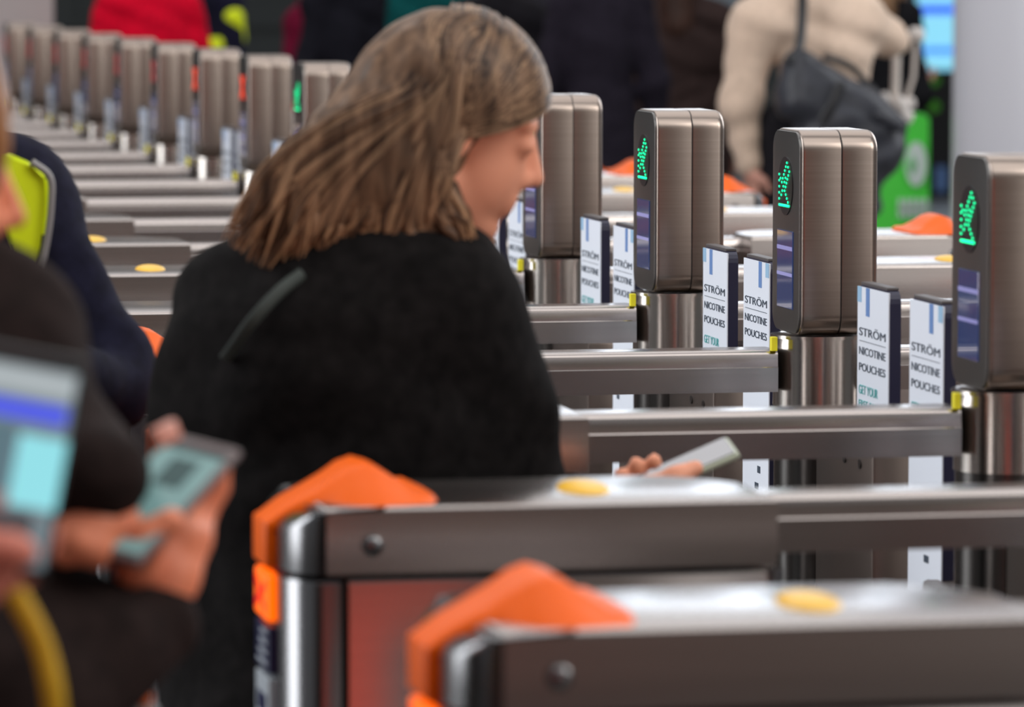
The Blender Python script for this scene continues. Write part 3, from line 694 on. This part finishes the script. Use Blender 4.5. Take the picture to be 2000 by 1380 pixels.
# hand with phone
pa, pb = P(1205, 965, 5.44), P(1415, 882, 5.40)
fwd = (pb-pa).normalized()
HW_ = []
for (x0_, y0_, x1_, y1_, r_h) in ((1232, 985, 1212, 925, .0092), (1262, 975, 1242, 905, .0098), (1300, 970, 1278, 898, .0098)):
    a_, b__ = P(x0_, y0_, 5.48), P(x1_, y1_, 5.475); mid = (a_+b__)/2+Vector((0, .012, 0)); HW_ += [cap_(a_, mid, r_h, r_h), cap_(mid, b__, r_h, r_h*.88)]
th = [P(1215, 985, 5.37), P(1262, 955, 5.365), P(1320, 932, 5.36), P(1358, 914, 5.365)]
HW_ += [cap_(th[0], th[1], .020, .015), cap_(th[1], th[2], .013, .012), cap_(th[2], th[3], .012, .010), cap_(P(1235, 1010, 5.45), P(1290, 985, 5.47), .02, .016), cap_(P(1200, 1020, 5.41), P(1255, 985, 5.43), .026, .022), cap_(P(1120, 1060, 5.40), P(1205, 1010, 5.41), .025, .025)]
ARM = [cap_(Wp(560, 590, .05), Wp(830, 580, -.03), .06), ell(Wp(690, 740), (.13, .09, .16)), cap_(Wp(850, 600, -.04), Wp(945, 800, -.02), .045, .036), cap_(Wp(945, 800, -.02), Wp(1120, 1060, .0), .036, .026), cap_(Wp(480, 610, .04), Wp(432, 780, .04), .045, .036), cap_(Wp(432, 780, .04), Wp(520, 930, .12), .036, .026)]
HL = hand_prims(Wp(525, 940, .13), (.7, .5, -.3), (0, 0, 1), .95, .5, -1)
link('body', mesh_of('body', [nets(hp+ARM+HL+HW_, k=.012, h=.0052)]), SKINW, wom)
b = bmesh.new(); box(b, (-.037, -.004, -.072), (.037, .004, .072), .0035, 3)
def place(bm_obj, c, zax, yax):
    z = Vector(zax).normalized(); y = Vector(yax); y = (y-z*y.dot(z)).normalized(); x = y.cross(z)
    m_ = Matrix((x, y, z)).transposed().to_4x4(); m_.translation = c; return m_
ph = empty('mobile_phone', (0, 0, 0), 'mobile phone with pale edge held by the woman in black', 'phone')
Mx = place(None, P(1325, 920, 5.42), fwd+Vector((0, .18, .0)), Vector((-.55, -.13, 1.0)))
b.transform(Mx); bmobj('phone_body', b, mat('pale_phone_edge', (.50, .55, .42), .3), ph, True)
b = bmesh.new(); box(b, (-.034, .004, -.068), (.034, .0052, .068), .0004); b.transform(Mx); bmobj('screen', b, mat('phone_glass', (.10, .10, .125), .15, coat=1), ph)
ph.location = (0, 0, 0)
# coat
ct = [cap_(Wp(560, 590, .05), Wp(830, 580, -.03), .085, .085), ell(Wp(690, 690), (.19, .15, .16)), ell(Wp(690, 850), (.185, .15, .2)), ell(Wp(700, 1060), (.19, .16, .25)), ell(Wp(700, 1350), (.20, .17, .30)),
      cap_(Wp(470, 610, .04), Wp(432, 780, .04), .078, .074), cap_(Wp(432, 780, .04), Wp(520, 950, .10), .070, .05),
      cap_(Wp(880, 600, -.04), Wp(945, 800, -.02), .080, .076), cap_(Wp(945, 800, -.02), Wp(975, 960, .0), .072, .062), cap_(Wp(975, 960, .0), Wp(1150, 1060, .0), .055, .042),
      cap_(Wp(760, 540), Wp(830, 500, .02), .075, .065), cap_(Wp(600, 1500), Wp(600, 1900), .17, .17), cap_(Wp(780, 1500), Wp(780, 1900), .16, .16),
      ell(Wp(455, 850, .03), (.06, .07, .13)), cap_(Wp(450, 1000, .02), Wp(430, 1500, .02), .055, .07)]
coat = blob('coat', ct, COATB, wom, k=.05, h=.010, fold=.0035, fs=24, clip=[((0, 0, -1), -.50)])
blob('trousers', [cap_(Wp(640, 1700), P(600, 2620, YW), .08, .05), cap_(Wp(760, 1700), P(780, 2620, YW), .08, .05)], cloth('trouser_cloth', (.01, .01, .012)), wom, k=.02, h=.014)
for px in (600, 780):
    w = P(px, 2620, YW); blob('shoe', [cap_((w.x-.03, w.y, .045), (w.x+.13, w.y+.05, .035), .04, .033)], BLACKP, wom, h=.01, clip=[((0, 0, -1), 0)])
b = bmesh.new(); tube(b, spline([Wp(590, 535, -.10), Wp(545, 570, -.125), Wp(490, 630, -.13), Wp(440, 700, -.09)]), .0075, 8, .5); bmobj('strap', b, mat('green_grey_strap', (.035, .045, .04), .7), wom, True)
# hair : shell plus locks
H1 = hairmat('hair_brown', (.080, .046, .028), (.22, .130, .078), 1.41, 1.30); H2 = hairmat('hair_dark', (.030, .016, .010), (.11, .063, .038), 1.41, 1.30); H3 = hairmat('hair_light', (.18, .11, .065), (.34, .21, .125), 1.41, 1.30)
Rh = np.array([hf, hl, hu]).T
HB = hc-hf*.012+hu*.020
hs = [ell(HB, (.105, .089, .103), Rh), cut(ell(hc+hf*.150-hu*.118, (.180, .30, .180), Rh)),
      cap_(Wp(835, 190), Wp(700, 340, -.01), .090, .080), cap_(Wp(700, 340, -.01), Wp(560, 450, .0), .075, .050), cap_(Wp(790, 260, -.02), Wp(765, 440, -.01), .070, .065), cap_(Wp(850, 300, .03), Wp(868, 450, .03), .035, .035), cap_(Wp(850, 430, .0), Wp(925, 500, .03), .030, .02)]
blob('hair', hs, H1, wom, k=.025, h=.006, fold=.0015, fs=110)
bL = [bmesh.new() for _ in range(3)]
def lerp(a, b_, t): return a+(b_-a)*t
rng = random.Random(3)
tips = [(442, 474), (500, 520), (560, 542), (620, 525), (690, 522), (750, 525), (815, 532), (878, 512), (925, 500)]
midl = [(535, 330), (575, 350), (622, 370), (670, 380), (722, 390), (770, 400), (812, 400), (846, 392), (868, 385)]
for i in range(620):
    t = rng.random(); x = t*(len(tips)-1); j = min(int(x), len(tips)-2); fr = x-j
    tip = (lerp(tips[j][0], tips[j+1][0], fr)+rng.uniform(-6, 6), lerp(tips[j][1], tips[j+1][1], fr)-rng.random()**2*60)
    mid = (lerp(midl[j][0], midl[j+1][0], fr), lerp(midl[j][1], midl[j+1][1], fr))
    dside = rng.uniform(.0, .06) if i % 8 == 7 else -rng.uniform(.72, 1.0)*.086
    near = dside < 0
    tt = min(1, max(0, t+rng.uniform(-.12, .12)))
    th0 = lerp(2.75, 1.05, tt)              # angle in the profile plane : 0 is the forehead
    sid = rng.uniform(.0, .45) if near else -rng.uniform(.05, .5)
    def on(th, sd2, g=.004): return HB+hf*(.105+g)*math.cos(th)*math.cos(sd2)+hu*(.103+g)*math.sin(th)*math.cos(sd2)-hl*(.089+g)*math.sin(sd2)
    sg = 1 if near else -1
    th1 = lerp(2.95, 1.75, tt); th2 = lerp(3.15, 2.25, tt)
    p0 = on(th0, sid, 0); p1 = on(th1, sid+sg*.42, .004); p15 = on(th2, sid+sg*.85, .006)
    pm = Wp(mid[0]+rng.uniform(-12, 12), mid[1]+rng.uniform(-40, 40), dside*1.0); pt = Wp(tip[0], tip[1], dside*.85)
    path = spline([p0, p1, p15, lerp(p15, pm, .55)+Vector((0, -.006*sg, .004)), pm, lerp(pm, pt, .5)+Vector((rng.uniform(-.010, .010), rng.uniform(-.008, .004), 0)), pt], 4)
    phs = rng.random()*6; am = rng.uniform(.001, .005); N_ = len(path)-1
    for n_, p in enumerate(path):
        u_ = n_/N_; p += Vector((math.cos(11*u_+phs)*am*u_*1.3, math.sin(8*u_+phs)*am*u_, 0))
    R0 = rng.uniform(.0028, .0066); rads = [R0*min(1, .25+1.5*u/N_)*(1 if u < N_*.75 else max(.12, 1-(u/N_-.75)/.27)) for u in range(N_+1)]
    w_ = rng.random(); tube(bL[0 if w_ < .50 else (1 if w_ < .76 else 2)], path, rads, 7, .6)
# hair swept from the parting over the temple and behind the ear
def surf(p, g):
    d = p-HB; q = Vector((d.dot(hf)/.105, d.dot(hl)/.089, d.dot(hu)/.103)).normalized()
    return HB+hf*q.x*(.105+g)+hl*q.y*(.089+g)+hu*q.z*(.103+g)
for i in range(210):
    th0 = rng.uniform(.36, 2.0); p0 = on(th0, rng.uniform(-.25, .1), -.002); E_ = Wp(rng.uniform(872, 908), rng.uniform(250, 286), -.094)
    ps = [p0]+[surf(lerp(p0, E_, q_)+hu*.01*math.sin(math.pi*q_), .0015+.002*math.sin(math.pi*q_)) for q_ in (.2, .4, .6, .8, .97)]
    ps.append(Wp(rng.uniform(850, 884), rng.uniform(310, 345), -.094)); ps.append(Wp(rng.uniform(835, 876), rng.uniform(370, 420), -.086))
    path = spline(ps, 4); tube(bL[rng.choice([0, 0, 1, 2])], path, [.0022+.0030*math.sin(math.pi*u/len(path)) for u in range(len(path))], 7, .55)
for i in range(34):
    p0 = hc-hf*.01-hu*.02+hl*.075; tx, ty = rng.uniform(935, 990), rng.uniform(505, 568)
    path = spline([p0, Wp(rng.uniform(915, 935), 410, .07), Wp(rng.uniform(925, 962), 470, .05), Wp(tx, ty, .03)], 6)
    tube(bL[rng.choice([0, 2])], path, [.0055*(1-.7*(u/len(path))**2) for u in range(len(path))], 7, .7)
for i in range(40):
    path = spline([Wp(rng.uniform(850, 885), rng.uniform(350, 400), -.08), Wp(rng.uniform(880, 915), rng.uniform(420, 450), -.075), Wp(rng.uniform(900, 950), rng.uniform(480, 540), -.05)], 8)
    tube(bL[rng.choice([0, 1, 2])], path, [.0055*(1-.7*(u/len(path))**2) for u in range(len(path))], 7, .7)
hair_o = [o for o in wom.children if o.name.startswith('hair')][0]
for b_, m_ in zip(bL, (H1, H2, H3)): bmobj('hair_locks', b_, m_, hair_o, True)

# ---------------------------------------------------------------- left foreground people
# staff member in hi vis vest and navy sleeve
YH = 5.95
def Hp(px, py, dy=0): return P(px, py, YH+dy)
q = Hp(-40, 600); st = empty('person', (q.x, q.y, 0), 'staff member with navy sleeve and yellow vest at the left edge', 'person')
NAVYC = cloth('navy_cloth', (.010, .010, .024), .85, .1, .3)
blob('jacket', [cap_(Hp(-150, 400), Hp(20, 395), .085), ell(Hp(-70, 560), (.15, .13, .2)), ell(Hp(-60, 800), (.14, .12, .22)), cap_(Hp(60, 430, -.04), Hp(205, 700, -.10), .056, .052), cap_(Hp(205, 700, -.10), Hp(222, 760, -.13), .052, .044), cap_(Hp(222, 765, -.12), Hp(60, 700, -.34), .045, .04),
      cap_(Hp(-170, 430), Hp(-230, 700), .065, .06), cap_(Hp(-230, 700), Hp(-180, 900, -.2), .055, .045)], NAVYC, st, k=.03, h=.012, fold=.002)
blob('trousers', [cap_(Hp(-110, 900), P(-120, 2400, YH), .11, .06), cap_(Hp(-10, 900), P(0, 2400, YH), .11, .06)], NAVYC, st, k=.03, h=.016)
for px in (-120, 0):
    w = P(px, 2400, YH); blob('shoe', [cap_((w.x, w.y, .045), (w.x+.12, w.y, .035), .045, .035)], BLACKP, st, h=.012, clip=[((0, 0, -1), 0)])
hh = Hp(-190, 190)
link('body', mesh_of('body', [nets(head_prims(hh, (1, -.2, 0), up)+[cap_(hh-up*.07, Hp(-70, 400), .055, .06)], k=.018, h=.01), nets(hand_prims(Hp(40, 690, -.36), (-.6, -.6, 0), up, 1, .5, 1), k=.012, h=.007), nets(hand_prims(Hp(-175, 920, -.22), (.5, -.6, -.3), up, 1, .5, 1), k=.012, h=.007)]), SKIN, st)
blob('hair', [ell(hh+Vector((-.015, 0, .03)), (.10, .09, .10)), cut(ell(hh+Vector((.09, -.02, -.04)), (.07, .08, .09)))], hairmat('hair_grey', (.2, .18, .17), (.4, .36, .34)), st, k=.02, h=.01)
b = bmesh.new()
pts = [(-120, 330), (20, 300), (62, 318), (96, 345), (98, 400), (88, 480), (66, 572), (30, 500), (0, 420), (-120, 500)]
vv = [b.verts.new(Hp(x, y, -.115-(.012 if x < 60 else 0))) for x, y in pts]; f_ = b.faces.new(vv)
r = bmesh.ops.extrude_face_region(b, geom=[f_])
for v in r['geom']:
    if isinstance(v, bmesh.types.BMVert): v.co.y += .10
bmesh.ops.bevel(b, geom=[e for e in b.edges], offset=.006, segments=2, affect='EDGES'); vest = bmobj('vest', b, HIV, st, True)
b = bmesh.new(); tube(b, spline([Hp(62, 316, -.125), Hp(97, 345, -.122), Hp(100, 400, -.122), Hp(90, 480, -.122), Hp(68, 575, -.122)], 5), .0045, 8); bmobj('grey_edge', b, mat('reflective_grey', (.30, .29, .29), .4), vest, True)

# person in dark brown coat with ginger hair, holding the phone that shows a ticket
Y2 = 3.92
def Q2(px, py, dy=0): return P(px, py, Y2+dy)
q = Q2(-80, 900); p2 = empty('person', (q.x, q.y, 0), 'person in dark brown coat with ginger hair, both hands at a ticket phone', 'person')
BROWN = cloth('dark_brown_cloth', (.018, .011, .010), .9, .1, .3)
ct = [cap_(Q2(-330, 700, .08), Q2(-60, 690, .08), .10), ell(Q2(-190, 900, .08), (.15, .15, .2)), ell(Q2(-170, 1250, .08), (.16, .16, .3)), ell(Q2(-170, 1600, .08), (.17, .16, .3)),
      cap_(Q2(-20, 690, .12), Q2(110, 930, .10), .075, .062), cap_(Q2(110, 930, .10), Q2(190, 930, -.02), .050, .040), cap_(Q2(110, 900, .10), Q2(208, 918, .01), .055, .038),
      cap_(Q2(-150, 1250, -.04), Q2(60, 1380, -.06), .07, .062), cap_(Q2(60, 1380, -.06), Q2(175, 1270, -.02), .062, .052), cap_(Q2(175, 1290, -.02), Q2(300, 1215, .02), .052, .040)]
blob('coat', ct, BROWN, p2, k=.03, h=.010, fold=.003, clip=[((0, 0, -1), -.45)])
blob('trousers', [cap_(Q2(-250, 1700, .08), P(-260, 3500, Y2+.08), .09, .05), cap_(Q2(-100, 1700, .08), P(-90, 3500, Y2+.08), .09, .05)], BROWN, p2, k=.02, h=.016)
for px in (-260, -90):
    w = P(px, 3500, Y2+.08); blob('shoe', [cap_((w.x-.02, w.y, .045), (w.x+.13, w.y, .035), .045, .035)], BLACKP, p2, h=.012, clip=[((0, 0, -1), 0)])
hh = Q2(-205, 300, .08)
# hand cradling phone : pixel traced joints, palm at lower right of the phone
def C(x0, y0, z0, x1, y1, z1, ra, rb): return cap_(Q2(x0, y0, z0), Q2(x1, y1, z1), ra, rb)
hA = [C(290, 1215, .02, 318, 1120, .03, .028, .027), C(318, 1125, .03, 275, 1080, .02, .030, .025), C(325, 1110, .04, 362, 1050, .05, .029, .024), C(300, 1070, .03, 345, 1040, .03, .026, .02),
      C(262, 1105, -.01, 285, 1055, -.03, .019, .016), C(285, 1055, -.03, 335, 1018, -.035, .015, .012),         # thumb over the front
      C(365, 1060, .06, 418, 950, .07, .016, .012), C(418, 950, .07, 432, 905, .06, .0115, .0095), C(350, 1070, .07, 398, 985, .085, .015, .011), C(398, 985, .085, 412, 930, .08, .011, .0095), C(340, 1090, .07, 378, 1015, .09, .014, .011), C(378, 1015, .09, 396, 960, .09, .011, .0095), C(330, 1120, .06, 355, 1055, .09, .013, .010)]
hB = [C(215, 930, .0, 200, 985, -.01, .024, .026), C(200, 985, -.01, 160, 1008, -.02, .025, .019), C(222, 1000, -.01, 205, 1030, -.015, .018, .017), C(155, 1000, -.03, 122, 1040, -.035, .014, .011), C(122, 1040, -.035, 126, 1088, -.04, .011, .0095), C(175, 1015, -.035, 158, 1062, -.045, .012, .010), C(158, 1062, -.045, 172, 1088, -.04, .010, .009), C(198, 1025, -.035, 190, 1070, -.04, .011, .0095), C(190, 1070, -.04, 200, 1090, -.035, .0095, .0085), C(220, 1018, -.025, 222, 1058, -.025, .010, .0085), C(175, 985, .01, 135, 1005, .015, .013, .010)]
ARM2 = [cap_(Q2(-300, 700, .08), Q2(-60, 690, .08), .06), cap_(Q2(-190, 700, .08), Q2(-180, 950, .08), .08), cap_(Q2(-20, 700, .12), Q2(110, 920, .10), .045, .035), cap_(Q2(110, 920, .10), Q2(215, 930, .0), .032, .024),
        cap_(Q2(-180, 950, .08), Q2(-150, 1250, -.04), .06, .045), cap_(Q2(-150, 1250, -.04), Q2(60, 1380, -.06), .04, .035), cap_(Q2(60, 1380, -.06), Q2(290, 1215, .02), .034, .027)]
link('body', mesh_of('body', [nets(head_prims(hh, (1, .1, -.2), up)+[cap_(hh-up*.07, Q2(-200, 680, .08), .055, .06)]+ARM2+hA+hB, k=.010, h=.005)]), mat('warm_skin', (.85, .27, .14), .5), p2)
blob('hair', [ell(hh+Vector((-.012, -.005, .03)), (.108, .095, .105)), cap_(hh+Vector((-.02, -.05, .03)), hh+Vector((.03, -.06, -.01)), .06, .05), cap_(hh+Vector((-.08, 0, 0)), hh+Vector((-.09, 0, -.2)), .06, .05), cut(ell(hh+Vector((.105, 0.02, -.05)), (.06, .07, .09))), cap_(Q2(-75, 100, .0), Q2(-30, 290, .0), .026, .022)], hairmat('hair_ginger', (.22, .09, .03), (.45, .20, .08)), p2, k=.02, h=.01, fold=.003, fs=90)
def phone(label, c, top_dir, normal, w, h_, screen_mat, extra=None, body=None):
    ph = empty('mobile_phone', (0, 0, 0), label, 'phone'); Mx = place(None, c, top_dir, normal)
    b = bmesh.new(); box(b, (-w/2, -.0045, -h_/2), (w/2, .0045, h_/2), .004, 3); b.transform(Mx); bmobj('phone_body', b, body or BLACKP, ph, True)
    b = bmesh.new(); box(b, (-w/2+.004, .0044, -h_/2+.008), (w/2-.004, .0054, h_/2-.012), .0004); b.transform(Mx); s = bmobj('screen', b, screen_mat, ph)
    for nm, (x0, z0, x1, z1), m in (extra or []):
        b = bmesh.new(); box(b, (x0, .0053, z0), (x1, .0060, z1)); b.transform(Mx); bmobj(nm, b, m, s)
    return ph
c1 = (Q2(185, 1085)+Q2(395, 850))/2
d1 = RT*.53+UP*.61+FW*.58; n1 = -FW*.6-RT*.23+UP*.77
phone('phone showing a pale green ticket page held in a cupped hand', Q2(305, 975, -.0), d1, n1, .076, .150, mat('ticket_screen', (.12, .2, .2), .25, emit=(.12, .22, .215), es=.85),
      [('ticket_code', (-.016, .012, .012, .046), mat('screen_dark_block', (.02, .05, .05), .3, emit=(.02, .06, .06), es=.6)), ('status_bar', (-.034, .056, .034, .063), mat('screen_edge_dark', (.005, .006, .01), .3))], body=mat('pink_grey_case', (.16, .12, .12), .35))
b = bmesh.new(); c = Q2(322, 848, -.01); box(b, (-.013, -.006, -.009), (.013, .006, .009), .003); b.transform(place(None, c, Vector((-.4, 0, 1)), Vector((.3, -.9, .5)))); setp(bmobj('card_wallet', b, mat('salmon_card', (.75, .32, .24), .35), None, True), 'salmon pink card wallet tip above the ticket phone', 'card wallet')
# nearest person, big phone
Y1 = 3.3
def Q1(px, py, dy=0): return P(px, py, Y1+dy)
q = Q1(-520, 1200, -.1); p1 = empty('person', (q.x, q.y, 0), 'person mostly outside the left frame edge, holding up a large lit phone', 'person')
BLK = cloth('black_cloth', (.012, .009, .009), .9, .1, .3)
blob('coat', [cap_(Q1(-760, 650, -.12), Q1(-480, 640, -.1), .10), ell(Q1(-620, 900, -.12), (.15, .14, .22)), ell(Q1(-620, 1300, -.12), (.16, .15, .3)), ell(Q1(-620, 1650, -.12), (.16, .15, .25)),
      cap_(Q1(-440, 700, -.08), Q1(-380, 1250, -.1), .06, .055), cap_(Q1(-380, 1250, -.1), Q1(-150, 1130, .0), .052, .04), cap_(Q1(-780, 700, -.1), Q1(-820, 1300, -.1), .06, .05), cap_(Q1(-820, 1300, -.1), Q1(-760, 1500, .0), .05, .04)], BLK, p1, k=.04, h=.013, fold=.003)
blob('trousers', [cap_(Q1(-700, 1800, -.12), P(-700, 4150, Y1-.12), .1, .06), cap_(Q1(-540, 1800, -.12), P(-540, 4150, Y1-.12), .1, .06)], BLK, p1, k=.02, h=.02)
for px in (-700, -540):
    w = P(px, 4150, Y1-.12); blob('shoe', [cap_((w.x-.02, w.y, .045), (w.x+.13, w.y, .035), .045, .035)], BLACKP, p1, h=.012, clip=[((0, 0, -1), 0)])
hh = Q1(-600, 150, -.12)
h1 = [cap_(Q1(-150, 1130), Q1(-70, 1110), .028, .032), cap_(Q1(-70, 1110), Q1(-20, 1090), .03, .024), cap_(Q1(-40, 1075, -.03), Q1(20, 1072, -.03), .014, .012), cap_(Q1(20, 1072, -.03), Q1(48, 1078, -.025), .011, .010), cap_(Q1(-20, 1110, .02), Q1(60, 1090, .03), .012, .011), cap_(Q1(60, 1090, .03), Q1(92, 1040, .03), .010, .009), cap_(Q1(-20, 1125, .01), Q1(50, 1120, .02), .012, .010), cap_(Q1(-30, 1080, .03), Q1(85, 1062, .035), .011, .009), cap_(Q1(-30, 1060, .035), Q1(60, 1010, .035), .011, .009)]
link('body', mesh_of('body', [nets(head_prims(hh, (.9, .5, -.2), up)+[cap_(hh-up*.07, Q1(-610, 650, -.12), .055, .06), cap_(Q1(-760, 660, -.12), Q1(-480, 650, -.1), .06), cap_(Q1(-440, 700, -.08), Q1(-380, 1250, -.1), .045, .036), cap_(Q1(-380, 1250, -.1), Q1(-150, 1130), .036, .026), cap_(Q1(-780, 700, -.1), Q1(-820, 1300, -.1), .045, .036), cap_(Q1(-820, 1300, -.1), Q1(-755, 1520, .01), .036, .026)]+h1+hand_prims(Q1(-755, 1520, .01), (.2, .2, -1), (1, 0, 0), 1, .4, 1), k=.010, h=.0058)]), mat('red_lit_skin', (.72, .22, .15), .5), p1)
blob('hair', [ell(hh+Vector((-.015, -.01, .03)), (.106, .092, .105)), cut(ell(hh+Vector((.09, .05, -.04)), (.06, .06, .09)))], hairmat('hair_dark_short', (.02, .015, .01), (.06, .04, .03)), p1, k=.02, h=.012)
def em(n, c, s=1): return mat(n, tuple(x*.4 for x in c), .3, emit=c, es=s)
phone('large phone with a bright pale blue map screen, cut off by the left edge', Q1(0, 895), Vector((.20, .05, 1)), Vector((.0, -1, .30)), .094, .158, em('big_screen', (.17, .25, .28), .8),
      [('screen_header', (-.042, .048, .044, .066), em('screen_grey', (.38, .45, .47), .9)), ('blue_strip', (-.040, .030, .034, .043), em('screen_vivid_blue', (.06, .10, .75), 1)), ('cyan_area', (-.044, -.030, -.010, .020), em('screen_cyan', (.25, .68, .74), 1)), ('teal_area', (-.008, -.020, .016, .026), em('screen_teal', (.10, .20, .24), .8)), ('brown_spot', (-.010, -.036, .010, -.022), em('screen_brown', (.30, .20, .20), .7)), ('dark_area', (-.03, -.062, .036, -.034), em('screen_slate', (.07, .09, .10), .6))])
b = bmesh.new(); tube(b, spline([Q1(-60, 1060, .12), Q1(0, 1115, .1), Q1(45, 1185, .1), Q1(85, 1270, .1), Q1(108, 1390, .1), Q1(110, 1600, .12)]), .0085, 10, .4)
setp(bmobj('lanyard', b, mat('yellow_webbing', (.70, .42, .01), .5), None, True), 'yellow woven lanyard curving down below the large phone', 'lanyard')
b = blob('handbag', [ell(P(230, 1420, 3.95), (.035, .03, .035)), ell(P(200, 1480, 3.95), (.06, .05, .05))], mat('black_gold_fabric', (.03, .022, .008), .4, noise=((90, 90, 90), .9)), None, h=.006, k=.02)
setp(b, 'small dark bag with an orange tag at the bottom edge beside the dark coat', 'bag')
b2 = blob('orange_tag', [ell(P(282, 1362, 3.91), (.007, .005, .009))], mat('tag_orange', (.95, .18, .02), .4), b, h=.002, pad=.01)
b2.matrix_parent_inverse = Matrix()
